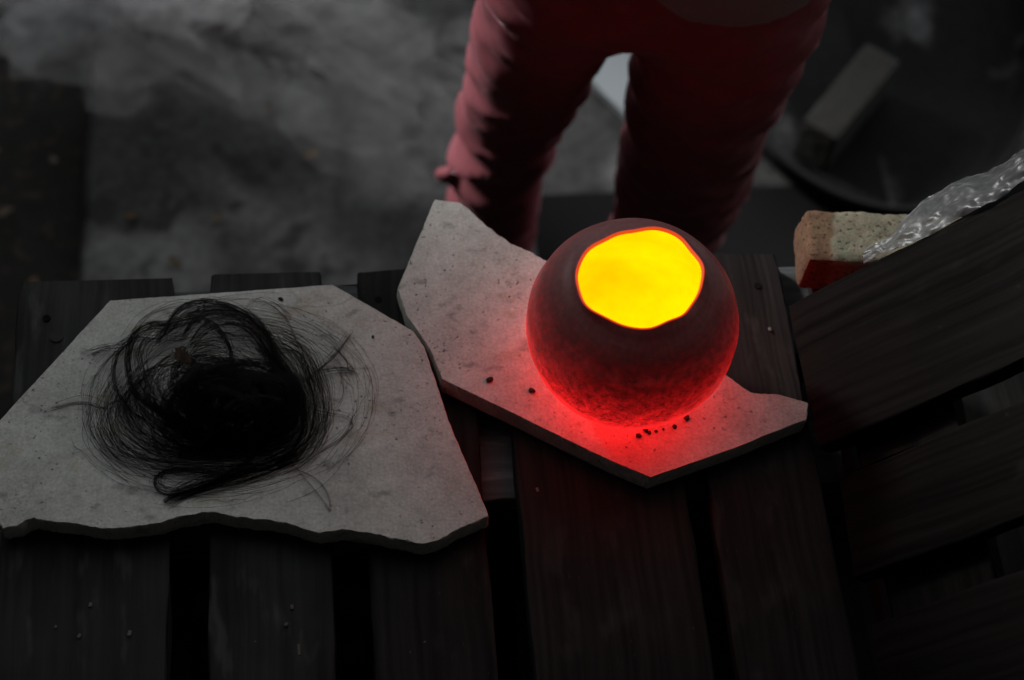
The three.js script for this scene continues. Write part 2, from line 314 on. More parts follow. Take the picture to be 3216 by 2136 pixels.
const SLAB_L = [[-0.325, -0.624], [-0.306, -0.647], [-0.218, -0.761], [-0.022, -0.768], [0.048, -0.716], [0.056, -0.7], [0.075, -0.618], [0.101, -0.535], [0.087, -0.53], [0.072, -0.524], [0.057, -0.516], [0.045, -0.514], [0.032, -0.517], [0.018, -0.521], [0.004, -0.526], [-0.021, -0.53], [-0.039, -0.529], [-0.056, -0.534], [-0.067, -0.54], [-0.088, -0.544], [-0.102, -0.546], [-0.117, -0.55], [-0.127, -0.553], [-0.136, -0.553], [-0.145, -0.551], [-0.156, -0.55], [-0.17, -0.546], [-0.184, -0.544], [-0.208, -0.543], [-0.229, -0.546], [-0.247, -0.55], [-0.261, -0.552], [-0.273, -0.557], [-0.279, -0.554], [-0.285, -0.55], [-0.297, -0.548], [-0.303, -0.559], [-0.317, -0.603]];
const SLAB_R = [[0.076, -0.856], [0.099, -0.852], [0.107, -0.844], [0.121, -0.825], [0.143, -0.804], [0.159, -0.795], [0.17, -0.786], [0.2, -0.765], [0.26, -0.707], [0.324, -0.655], [0.331, -0.648], [0.341, -0.639], [0.354, -0.636], [0.367, -0.635], [0.39, -0.626], [0.386, -0.61], [0.37, -0.605], [0.321, -0.587], [0.242, -0.563], [0.214, -0.578], [0.186, -0.595], [0.129, -0.631], [0.1, -0.649], [0.071, -0.667], [0.0635, -0.694], [0.0565, -0.708], [0.043, -0.734], [0.037, -0.761]];
const TH = 0.0245, ST = TOP + 0.0015 + TH;      // slab thickness and the height of its face
for (const [pts, label, f] of [
  [SLAB_L, 'pale stone slab with a broken wavy front edge, under the horsehair', (p, q) => q[1] > -0.56 && p[1] > -0.56 && q[0] < p[0] ? 0.0016 : 0.0004],
  [SLAB_R, 'pale angular stone slab under the glowing pot', (p, q) => p[0] > 0.08 && q[0] < 0.39 && q[0] > p[0] && p[1] < -0.63 ? 0.0012 : 0.0004]]) {
  const cx = pts.reduce((a, p) => a + p[0], 0) / pts.length, cz = pts.reduce((a, p) => a + p[1], 0) / pts.length;
  const g = slabGeo(pts, TH, f), t = thing('stone_slab', label, 'stone slab', 'stone slabs on the pallet', [cx, TOP + 0.0015, cz]);
  mesh('face', g.top.translate(-cx, 0, -cz), stone, t); mesh('broken_edge', g.side.translate(-cx, 0, -cz), stoneSide, t);
}

// ───────────────────────── the glowing pot ─────────────────────────
{
  const R = 0.0890, cy = 0.0808, MR = 0.0495, t = thing('glowing_pot', 'round clay pot glowing yellow inside and red at its base, fresh from the kiln', 'pot', null, [0.2285, ST + 0.0004, -0.668]);
  const NA = 96, phiTop = Math.asin(MR / R), phiBot = Math.PI - Math.asin(0.042 / R);
  const rimR = a => 1 + 0.058 * Math.cos(2 * a + 0.55) - 0.055 * Math.cos(a) + 0.014 * Math.cos(3 * a + 2.2) + 0.013 * Math.cos(7 * a + 0.4) + 0.007 * Math.cos(11 * a + 2) + 0.008 * Math.cos(5 * a - 1);
  const rimY = a => -0.0015 + 0.002 * Math.cos(a) + 0.0016 * Math.cos(2 * a + 2) + 0.0013 * Math.cos(5 * a);
  const surf = (rows, prof) => {
    const pos = [], uv = [], idx = [];
    rows.forEach((s, i) => { for (let j = 0; j <= NA; j++) { const a = j / NA * Math.PI * 2, [r, y, k] = prof(s); const kk = 1 + (rimR(a) - 1) * k; pos.push(r * kk * Math.cos(a), y + rimY(a) * k, r * kk * Math.sin(a)); uv.push(j / NA * 2, s); } });
    for (let i = 0; i < rows.length - 1; i++) for (let j = 0; j < NA; j++) { const a = i * (NA + 1) + j, b = a + NA + 1; idx.push(a, a + 1, b, b, a + 1, b + 1); }
    return geoFrom(pos, idx, uv);
  };
  const steps = n => Array.from({ length: n + 1 }, (_, i) => i / n);
  const wob = p => 1 + 0.0035 * Math.sin(p * 23) * sst(p, 0.7, 1.1);
  const outer = s => { const p = phiTop + (phiBot - phiTop) * s; const lip = Math.exp(-s * 26); return [R * wob(p) * Math.sin(p) * (1 - 0.020 * Math.exp(-(((s - 0.055) / 0.028) ** 2))), cy + R * Math.cos(p) * (1 - 0.012) + 0.003 * lip, lip]; };
  // incandescent clay: the thick base still holds its heat, the wall has cooled towards the lip; grain of the clay breaks the glow up
  const tGlow = tex(768, 384, (u, v) => {
    const a = u * Math.PI * 2, x = Math.cos(a), z = Math.sin(a), lat = v;
    const g = fbm(x * 14 + 4, z * 14, lat * 26, 4), f = fbm(x * 60, z * 60, lat * 90, 3), blot = fbm(x * 2.2, z * 2.2, lat * 4, 3);
    const h = clamp(lat + 0.05 * blot + 0.045 * g), e = 0.0030 + 1.0 * Math.pow(h, 3.2) + 0.1 * sst(h, 0.7, 0.92);
    const k = e * clamp(1 + 1.7 * f + 0.8 * g, 0.05, 2.2);
    return [k, k * 0.014, k * 0.015];
  });
  tGlow.wrapT = THREE.ClampToEdgeWrapping; tGlow.repeat.set(0.5, 1);
  const tClay = tex(512, 512, (u, v) => { const b = 0.085 * (1 + 0.45 * fbm(u * 50, v * 26, 2, 4) + 0.25 * fbm(u * 6, v * 60, 6, 3)); return [b * 1.45, b * 0.85, b * 0.88]; });
  const clay = phys({ map: tClay, roughness: 0.36, specularIntensity: 0.6, emissive: lin(1, 1, 1), emissiveMap: tGlow, emissiveIntensity: 4.4, bumpMap: tClay, bumpScale: 0.00025 });
  mesh('outer_wall', surf(steps(56), outer), clay, t);
  const th = 0.0024;
  const glowMap = tex(256, 256, (u, v) => { const a = fbm(u * 4, v * 5, 2, 4), k = clamp(0.90 + 0.5 * a, 0, 1); return [1, 0.70 * k + 0.02, 0]; });
  const lining = mat({ color: lin(0.2, 0.1, 0.05), roughness: 0.9, emissive: lin(1, 1, 1), emissiveMap: glowMap, emissiveIntensity: 1.1 });
  const inner = s => { const p = Math.asin((MR - th) / (R - th)) + (Math.PI - 0.02 - Math.asin((MR - th) / (R - th))) * s; const lip = Math.exp(-s * 26); const y = cy + (R - th) * Math.cos(p) * 0.985; return [(R - th) * Math.sin(p), Math.max(y, 0.0075) + 0.0025 * lip, lip]; };
  mesh('inner_wall', surf(steps(40).map(v => 0.035 + v * 0.965).reverse(), inner), lining, t);
  mesh('inner_lip', surf(steps(5).map(v => v * 0.035).reverse(), inner), mat({ color: lin(0.2, 0.08, 0.05), roughness: 0.8, emissive: lin(1, 0.05, 0.004), emissiveIntensity: 1.5 }), t);
  const o0 = outer(0), i0 = inner(0);
  const rim = mat({ color: lin(0.2, 0.08, 0.05), roughness: 0.6, emissive: lin(1, 0.04, 0.008), emissiveIntensity: 0.6 });
  mesh('rim', surf(steps(8).reverse(), s => { const w = Math.sin(s * Math.PI); return [i0[0] + (o0[0] - i0[0]) * s, i0[1] + (o0[1] - i0[1]) * s + 0.0016 * w, 1]; }), rim, t);
  mesh('foot', surf([0, 1], s => { const o = outer(1); return s ? [0.001, o[1] - 0.0002, 0] : [o[0], o[1], 0]; }), mat({ color: lin(0.15, 0.06, 0.05), roughness: 0.9, emissive: lin(1, 0.016, 0.014), emissiveIntensity: 2.5 }), t);
  const lamp = new THREE.PointLight(new THREE.Color(1, 0.45, 0.05), 0.004, 0, 2); lamp.position.set(0, cy + R + 0.012, 0); lamp.castShadow = true; lamp.name = 'mouth_light'; t.add(lamp);
}

// ───────────────────────── horsehair ─────────────────────────
{
  const t = thing('horsehair_bundle', 'tangled coil of dark horsehair on the pale stone slab', 'horsehair', null, [-0.119, ST, -0.658]); t.scale.set(0.95, 0.95, 0.95);
  const O = [-0.117, -0.655];
  const batches = new Map();
  function strand(key, pts, r, seg) {           // pts: Vector3 in bundle space
    const c = new THREE.CatmullRomCurve3(pts), n = seg, P = c.getPoints(n);
    if (!batches.has(key)) batches.set(key, { pos: [], idx: [], nrm: [] });
    const B = batches.get(key), up = V(0, 1, 0), T = V(), S = V(), Q = V();
    for (let i = 0; i <= n; i++) {
      T.copy(P[Math.min(n, i + 1)]).sub(P[Math.max(0, i - 1)]).normalize(); S.crossVectors(T, up); if (S.lengthSq() < 1e-6) S.set(1, 0, 0); S.normalize(); Q.crossVectors(S, T);
      const rad = r * (i === 0 || i === n ? 0.4 : 1);
      for (let k = 0; k < 3; k++) { const a = k * 2.0944, x = Math.cos(a), y = Math.sin(a); const nx = S.x * x + Q.x * y, ny = S.y * x + Q.y * y, nz = S.z * x + Q.z * y; B.pos.push(P[i].x + nx * rad, P[i].y + ny * rad, P[i].z + nz * rad); B.nrm.push(nx, ny, nz); }
    }
    const b0 = B.pos.length / 3 - (n + 1) * 3;
    for (let i = 0; i < n; i++) for (let k = 0; k < 3; k++) { const a = b0 + i * 3 + k, b = b0 + i * 3 + (k + 1) % 3; B.idx.push(a, b, a + 3, b, b + 3, a + 3); }
  }
  const FAM = {   // plan courses of the locks and stray hairs over the slab [x, z], count, spread, heights from start to middle to end, radius
    loopL1: [[[-0.165, -0.723], [-0.18, -0.725], [-0.194, -0.718], [-0.2, -0.702], [-0.2, -0.68], [-0.194, -0.66], [-0.182, -0.647], [-0.163, -0.634], [-0.13, -0.62]], 34, 0.0022, [0.018, 0.012, 0.008]],
    loopL2: [[[-0.197, -0.715], [-0.209, -0.704], [-0.214, -0.69], [-0.213, -0.671], [-0.206, -0.655], [-0.195, -0.642], [-0.185, -0.635]], 16, 0.0022, [0.012, 0.006, 0.004]],
    loopL3: [[[-0.15, -0.715], [-0.18, -0.716], [-0.192, -0.70], [-0.19, -0.68], [-0.182, -0.66], [-0.16, -0.645]], 34, 0.006, [0.02, 0.012, 0.012]],
    top1: [[[-0.166, -0.723], [-0.163, -0.736], [-0.154, -0.747], [-0.137, -0.754], [-0.12, -0.752], [-0.102, -0.743], [-0.088, -0.731], [-0.074, -0.712], [-0.068, -0.692], [-0.065, -0.676]], 34, 0.0024, [0.012, 0.006, 0.014]],
    top1b: [[[-0.17, -0.715], [-0.16, -0.73], [-0.14, -0.744], [-0.115, -0.744], [-0.092, -0.728], [-0.072, -0.70], [-0.06, -0.675], [-0.05, -0.65]], 40, 0.010, [0.010, 0.006, 0.012]],
    top2: [[[-0.153, -0.709], [-0.142, -0.725], [-0.131, -0.734], [-0.114, -0.734], [-0.095, -0.728], [-0.081, -0.717], [-0.073, -0.7], [-0.068, -0.682], [-0.057, -0.667]], 30, 0.0022, [0.02, 0.022, 0.018]],
    top3: [[[-0.145, -0.702], [-0.134, -0.718], [-0.117, -0.727], [-0.101, -0.725], [-0.088, -0.714], [-0.077, -0.697], [-0.071, -0.677], [-0.062, -0.669]], 26, 0.0024, [0.016, 0.018, 0.018]],
    top4: [[[-0.176, -0.71], [-0.165, -0.721], [-0.148, -0.726], [-0.134, -0.724], [-0.121, -0.714], [-0.112, -0.701], [-0.108, -0.688], [-0.11, -0.66]], 32, 0.0024, [0.018, 0.026, 0.024]],
    right1: [[[-0.085, -0.70], [-0.065, -0.676], [-0.051, -0.662], [-0.045, -0.644], [-0.044, -0.627], [-0.048, -0.609], [-0.058, -0.594], [-0.069, -0.586]], 34, 0.0022, [0.016, 0.012, 0.004]],
    right2: [[[-0.072, -0.69], [-0.056, -0.665], [-0.05, -0.654], [-0.049, -0.64], [-0.056, -0.623], [-0.069, -0.615], [-0.083, -0.608], [-0.117, -0.608], [-0.144, -0.617], [-0.169, -0.637], [-0.183, -0.657]], 60, 0.0042, [0.02, 0.014, 0.012]],
    outr: [[[-0.081, -0.719], [-0.06, -0.711], [-0.042, -0.697], [-0.034, -0.676], [-0.028, -0.654], [-0.028, -0.632], [-0.034, -0.611], [-0.046, -0.593], [-0.062, -0.582]], 44, 0.010, [0.010, 0.006, 0.003]],
    outr2: [[[-0.07, -0.70], [-0.052, -0.695], [-0.044, -0.68], [-0.040, -0.66], [-0.036, -0.64], [-0.038, -0.615], [-0.05, -0.6]], 26, 0.006, [0.010, 0.008, 0.003]],
    outl: [[[-0.207, -0.683], [-0.221, -0.652], [-0.222, -0.633], [-0.212, -0.614], [-0.195, -0.60], [-0.173, -0.592], [-0.13, -0.588], [-0.09, -0.589], [-0.062, -0.593], [-0.046, -0.603]], 52, 0.011, [0.006, 0.003, 0.004]],
    outl2: [[[-0.18, -0.68], [-0.202, -0.66], [-0.205, -0.64], [-0.19, -0.62], [-0.17, -0.605], [-0.14, -0.598], [-0.10, -0.60], [-0.07, -0.61]], 40, 0.008, [0.008, 0.004, 0.008]],
    tail: [[[-0.06, -0.625], [-0.072, -0.61], [-0.083, -0.6], [-0.095, -0.587], [-0.108, -0.579], [-0.123, -0.571], [-0.143, -0.563], [-0.159, -0.56], [-0.168, -0.555]], 20, 0.0014, [0.014, 0.006, 0.002]],
    lowloop: [[[-0.112, -0.577], [-0.143, -0.586], [-0.168, -0.584], [-0.175, -0.577], [-0.173, -0.568], [-0.162, -0.563], [-0.143, -0.566], [-0.117, -0.575], [-0.09, -0.59]], 20, 0.0034, [0.003, 0.002, 0.005]],
    tail2: [[[-0.049, -0.594], [-0.076, -0.583], [-0.103, -0.576], [-0.13, -0.57], [-0.151, -0.564], [-0.162, -0.558]], 60, 0.008, [0.004, 0.003, 0.002]],
    tuft: [[[-0.17, -0.71], [-0.197, -0.715], [-0.21, -0.711], [-0.224, -0.71], [-0.237, -0.707]], 16, 0.0030, [0.014, 0.007, 0.003]],
    spr: [[[-0.06, -0.65], [-0.048, -0.662], [-0.033, -0.674], [-0.015, -0.692], [-0.0, -0.715]], 10, 0.0024, [0.014, 0.008, 0.003]],
    spr2: [[[-0.06, -0.65], [-0.048, -0.66], [-0.027, -0.674], [-0.007, -0.677], [0.004, -0.675]], 8, 0.0028, [0.014, 0.008, 0.002]],
    spr3: [[[-0.055, -0.64], [-0.043, -0.636], [-0.026, -0.633], [-0.006, -0.628], [-0.001, -0.622], [-0.013, -0.608], [-0.035, -0.594]], 4, 0.0030, [0.014, 0.005, 0.002]],
    spr4: [[[-0.07, -0.60], [-0.052, -0.579], [-0.039, -0.56], [-0.028, -0.545], [-0.024, -0.537], [-0.024, -0.549], [-0.033, -0.567], [-0.052, -0.579]], 3, 0.0016, [0.006, 0.002, 0.002]],
    spr5: [[[-0.27, -0.652], [-0.24, -0.657], [-0.219, -0.648], [-0.207, -0.652], [-0.18, -0.66]], 7, 0.0036, [0.002, 0.004, 0.012]],
    spr6: [[[-0.10, -0.735], [-0.085, -0.756], [-0.07, -0.752], [-0.055, -0.735], [-0.045, -0.705], [-0.04, -0.68]], 7, 0.0042, [0.006, 0.003, 0.004]],
    spr7: [[[-0.205, -0.72], [-0.19, -0.745], [-0.165, -0.757], [-0.14, -0.755]], 6, 0.0050, [0.004, 0.002, 0.004]],
  };
  for (const [key, [pts, n, sp, h]] of Object.entries(FAM)) for (let i = 0; i < n; i++) {
    const ox = gauss() * sp, oz = gauss() * sp, sc = 1 + gauss() * sp * 4, m = pts.length, cx = pts.reduce((a, p) => a + p[0], 0) / m, cz = pts.reduce((a, p) => a + p[1], 0) / m, hh = rr(0.55, 1.45), tw = gauss() * sp * 8;
    const P = pts.map((p, q) => {
      const f = q / (m - 1), y = f < 0.5 ? h[0] + (h[1] - h[0]) * f * 2 : h[1] + (h[2] - h[1]) * (f * 2 - 1), ex = gauss() * sp * 0.22, ez = gauss() * sp * 0.22, dx = (p[0] - cx) * sc, dz = (p[1] - cz) * sc;
      return V(cx + dx - dz * tw * 0.3 + ox + ex - O[0], Math.max(0.0006, y * hh + gauss() * sp * 0.8), cz + dz + dx * tw * 0.3 + oz + ez - O[1]);
    });
    const keep = P.length > 5 && sp > 0.004 && rnd() < 0.6 ? P.slice(Math.floor(rr(0, 2.5)), P.length - Math.floor(rr(0, 2.5))) : P;
    strand(sp > 0.0028 ? 'loose_strands' : 'locks', keep, rr(0.00012, 0.0002), keep.length * 5);
  }
  // the dense coil in the middle: many flattened turns
  for (let c = 0; c < 50; c++) {
    const single = c >= 34, n1 = single ? 12 : 15, th = rr(0, 6.28), turns1 = rr(0.45, 1.15), q = Math.pow(rnd(), 0.8), dx1 = gauss() * 0.029 - 0.004, dz1 = gauss() * 0.019, rot1 = 0.32 + gauss() * 0.55, h1 = 0.030 * Math.sqrt(Math.max(0.05, 1 - q * q * 0.8)) * Math.pow(rnd(), 0.6) + 0.002, tilt1 = gauss() * 0.45, sp1 = single ? 0.010 : 0.0026;
    for (let i = 0; i < n1; i++) {
      const ax = 0.064 * (0.30 + 0.70 * q) + gauss() * sp1, az = 0.038 * (0.30 + 0.70 * q) + gauss() * sp1, dx = dx1 + gauss() * sp1, dz = dz1 + gauss() * sp1, rot = rot1 + gauss() * sp1 * 20, th0 = th + gauss() * (single ? 2 : 0.12), turns = turns1 * rr(0.85, 1.15), P = [], n = Math.max(5, Math.round(turns * 10)), hh = h1 + gauss() * 0.0016;
      for (let k = 0; k <= n; k++) {
        const a = th0 + turns * 6.28 * k / n, w = 1 + 0.10 * noise(c * 3.3 + k * 0.4, 5) + gauss() * 0.018, x = ax * w * Math.cos(a), z = az * w * Math.sin(a);
        P.push(V(0.010 + dx + x * Math.cos(rot) - z * Math.sin(rot), Math.max(0.0008, hh + tilt1 * x * 0.5 + 0.004 * noise(c * 5 + k * 0.5, 9) + gauss() * 0.0008), 0.013 + dz + x * Math.sin(rot) + z * Math.cos(rot)));
      }
      strand('coil', P, rr(0.00012, 0.00022), n * 3);
    }
  }
  // single stray hairs round about
  for (let i = 0; i < 190; i++) {
    const a0 = rr(0, 6.28), R1 = rr(0.055, 0.118), sw = rr(0.4, 1.8) * (rnd() < 0.5 ? -1 : 1), P = [], gr = rr(-0.012, 0.02), n = 7;
    for (let k = 0; k <= n; k++) { const a = a0 + sw * k / n, r = R1 + gr * k / n + gauss() * 0.002; P.push(V(0.004 + r * 1.12 * Math.cos(a), Math.max(0.0006, 0.004 - 0.003 * k / n + gauss() * 0.0015), 0.002 + r * 0.86 * Math.sin(a))); }
    strand('loose_strands', P, rr(0.00012, 0.00018), 36);
  }
  for (let i = 0; i < 90; i++) {  // the paler tied end
    const P = [V(-0.034 + gauss() * 0.004, 0.050 + gauss() * 0.003, -0.024 + gauss() * 0.003)]; for (let k = 1; k < 4; k++) P.push(V(P[0].x + gauss() * 0.003 + k * 0.002, P[0].y + k * 0.0005, P[0].z + k * 0.004 + gauss() * 0.002));
    strand('pale_tied_end', P, 0.0004, 6);
  }
  for (const [k, B] of batches) {
    const g = new THREE.BufferGeometry(); g.setAttribute('position', new THREE.Float32BufferAttribute(B.pos, 3)); g.setAttribute('normal', new THREE.Float32BufferAttribute(B.nrm, 3)); g.setAttribute('uv', new THREE.Float32BufferAttribute(new Float32Array(B.pos.length / 3 * 2), 2)); g.setIndex(B.idx);
    const o = mesh(k, g, k === 'pale_tied_end' ? hairTan : hairMat, t); o.userData.kind = 'stuff';
  }
}

// ───────────────────────── bricks, tub, plastic, plank ─────────────────────────
function chunk(w, h, l, r, amp, cell = 0.008) {  // a rough-cornered block, uv in metres
  const g = new THREE.BoxGeometry(w, h, l, Math.max(1, Math.round(w / cell)), Math.max(1, Math.round(h / cell)), Math.max(1, Math.round(l / cell))), p = g.attributes.position, uv = g.attributes.uv, q = V(), c = V(), nn = g.attributes.normal, ph = rr(0, 50);
  for (let i = 0; i < p.count; i++) {
    q.fromBufferAttribute(p, i); const x = q.x, y = q.y, z = q.z;
    c.set(clamp(q.x, -w / 2 + r, w / 2 - r), clamp(q.y, -h / 2 + r, h / 2 - r), clamp(q.z, -l / 2 + r, l / 2 - r)); const d = q.clone().sub(c); if (d.length() > r) d.setLength(r); q.copy(c).add(d);
    const k = amp * (1.4 * fbm(ph + x * 30, y * 30, z * 30, 3) + 0.8 * fbm(ph + x * 140, y * 140, z * 140, 2));
    q.addScaledVector(d.lengthSq() ? d.normalize() : V(0, 0, 0), k); p.setXYZ(i, q.x, q.y, q.z);
    const ax = Math.abs(nn.getX(i)), ay = Math.abs(nn.getY(i)); uv.setXY(i, ax > 0.5 ? z : x, ay > 0.5 ? z : y);
  }
  g.computeVertexNormals(); return g;
}
const tBrick = tex(512, 512, (u, v) => { const a = fbm(u * 16, v * 16, 2, 4), f = fbm(u * 70, v * 70, 5, 3), pit = sst(fbm(u * 42, v * 42, 9, 3), 0.14, 0.32), gr = sst(fbm(u * 9, v * 9, 12, 3), -0.05, 0.25); const b = 0.17 * (1 + 0.5 * a + 0.6 * f) * (1 - 0.72 * pit); return [b * (1.06 - 0.08 * gr), b * (0.93 + 0.04 * gr), b * 0.66]; });
tBrick.repeat.set(1 / 0.16, 1 / 0.16);
const fireBrick = mat({ vertexColors: true, map: tBrick, bumpMap: tBrick, bumpScale: 0.002, roughness: 0.95 });
{
  const t = thing('fire_brick', 'yellowish pitted fire brick on the pallet behind the leaning board', 'brick', 'loose bricks', [0.512, TOP + 0.001, -0.775]);
  t.rotation.y = -0.10;
  const g = chunk(0.212, 0.052, 0.058, 0.007, 0.0026, 0.004).translate(0.004, 0.027, 0), p = g.attributes.position, c = [];
  for (let i = 0; i < p.count; i++) { const k = p.getX(i) < -0.077 + 0.010 * noise(p.getY(i) * 60, p.getZ(i) * 60) ? [0.72, 0.46, 0.36] : [1, 1, 1]; c.push(...k); }   // the end that was fired red
  g.setAttribute('color', new THREE.Float32BufferAttribute(c, 3));
  mesh('body', g, fireBrick, t);
}
{ // steel tub on the ground with a brick in it
  const t = thing('steel_tub', 'large shallow oval steel tub on the pavement, stained with pale ash', 'tub', null, [0.87, 0.026, -1.97]);
  const A = 0.33, B = 0.603, rows = [[0.001, 0.008], [0.4, 0.007], [0.8, 0.008], [0.9, 0.012], [0.955, 0.035], [0.985, 0.075], [1.0, 0.082], [1.012, 0.078], [1.0, 0.06], [0.97, 0.02], [0.9, 0.002], [0.001, 0.002]], NA = 96, pos = [], uv = [], idx = [];
  rows.forEach(([f, y]) => { for (let j = 0; j <= NA; j++) { const a = j / NA * 6.28319; const w = 1 + 0.008 * noise(Math.cos(a) * 3, Math.sin(a) * 3, f); pos.push(A * f * w * Math.cos(a), y, B * f * w * Math.sin(a)); uv.push(A * f * Math.cos(a) + y * 0.5, B * f * Math.sin(a) + y * 0.3); } });
  for (let i = 0; i < rows.length - 1; i++) for (let j = 0; j < NA; j++) { const a = i * (NA + 1) + j, b = a + NA + 1; idx.push(a, a + 1, b, b, a + 1, b + 1); }
  const tS = tex(512, 512, (u, v) => { const x = u * 1.4, z = v * 1.4, a = fbm(x * 6, z * 6, 3, 5), ash = sst(fbm(x * 7 + 3, z * 5, 6, 5), 0.10, 0.42), f = fbm(x * 60, z * 60, 9, 3); const b = 0.008 * (1 + 0.9 * a + 0.5 * f) + 0.055 * ash * (1 + f); return [b * 0.99, b, b * 1.02]; });
  tS.repeat.set(1 / 1.4, 1 / 1.4);
  mesh('pan', geoFrom(pos, idx, uv), phys({ map: tS, roughness: 0.9, specularIntensity: 0.15 }), t);
  const rim = new THREE.TorusGeometry(1, 0.010, 8, 120); rim.rotateX(Math.PI / 2);
  const p = rim.attributes.position; for (let i = 0; i < p.count; i++) { const a = Math.atan2(p.getZ(i), p.getX(i)), r = Math.hypot(p.getX(i), p.getZ(i)) - 1; p.setXYZ(i, (A * 1.008 + r * 0.5) * Math.cos(a), 0.083 + p.getY(i) * 0.6, (B * 1.008 + r * 0.5) * Math.sin(a)); }
  rim.computeVertexNormals(); mesh('rolled_rim', rim, phys({ color: lin(0.014, 0.014, 0.0145), roughness: 0.9, specularIntensity: 0.3 }), t);
  const b = thing('fire_brick', 'dull fire brick standing on edge inside the steel tub', 'brick', 'loose bricks', [0.812, 0.0345, -1.585]);
  const g = mesh('body', chunk(0.064, 0.095, 0.205, 0.004, 0.002, 0.006).translate(0, 0.0475, 0), mat({ map: tBrick, roughness: 0.95, color: lin(0.10, 0.105, 0.13) }), b); b.rotation.y = -0.72;
}
{ // clear crumpled plastic film snagged along the far edge of the leaning board
  const NU = 90, NV = 22, pos = [], uv = [], idx = [], A = 48 * Math.PI / 180;
  for (let i = 0; i <= NU; i++) for (let j = 0; j <= NV; j++) {
    const s = i / NU, v = j / NV, L = 0.075 + 0.185 * s;                       // distance up the board
    const bx = Math.cos(A) * L, by = Math.sin(A) * L + 0.012;
    const wd = (0.030 + 0.022 * sst(s, 0.1, 0.35) - 0.006 * sst(s, 0.5, 0.8) + 0.014 * sst(s, 0.93, 1) * (0.4 + 0.8 * v)) ;
    const cr = 0.0055 * Math.abs(noise(s * 6 + v * 2.6, v * 2.1 - s * 2, 1.7)) + 0.0030 * Math.abs(noise(s * 13 - v * 6, v * 5, 4.2)) + 0.0014 * Math.abs(noise(s * 22 + v * 9, v * 7 - s * 7, 7.2));
    const dz = -v * wd - 0.006 * noise(s * 7, 2.2), hump = 0.007 * Math.sin(v * Math.PI) - 0.034 * v;
    pos.push(bx - Math.sin(A) * (cr + hump) * 0.6, by + Math.cos(A) * (cr + hump) + cr * 0.8, dz + cr * 0.5 * noise(s * 14, v * 5)); uv.push(s, v);
  }
  for (let i = 0; i < NU; i++) for (let j = 0; j < NV; j++) { const a = i * (NV + 1) + j, b = a + NV + 1; idx.push(a, a + 1, b, b, a + 1, b + 1); }
  const o = mesh('plastic_film', geoFrom(pos, idx, uv), phys({ color: lin(0.33, 0.36, 0.385), roughness: 0.42, transmission: 0.9, thickness: 0, ior: 1.5 }));
  o.position.set(0.396, TOP + 0.0175, -0.727); tag(o, 'crumpled clear plastic film caught on the leaning board beside the brick', 'plastic film');
}
{  // pale plank in place of a sunlit patch on the pavement
  const o = mesh('sunlit_patch_plank', board(0.13, 0.02, 0.62), mat({ color: lin(0.30, 0.335, 0.36), roughness: 0.7, bumpMap: tWoodB, bumpScale: 0.001 }));
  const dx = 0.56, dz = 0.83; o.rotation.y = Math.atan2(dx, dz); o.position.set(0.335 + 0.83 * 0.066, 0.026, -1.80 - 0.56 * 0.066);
  tag(o, 'pale plank standing in for a daylit patch of pavement behind the person', 'plank');
}

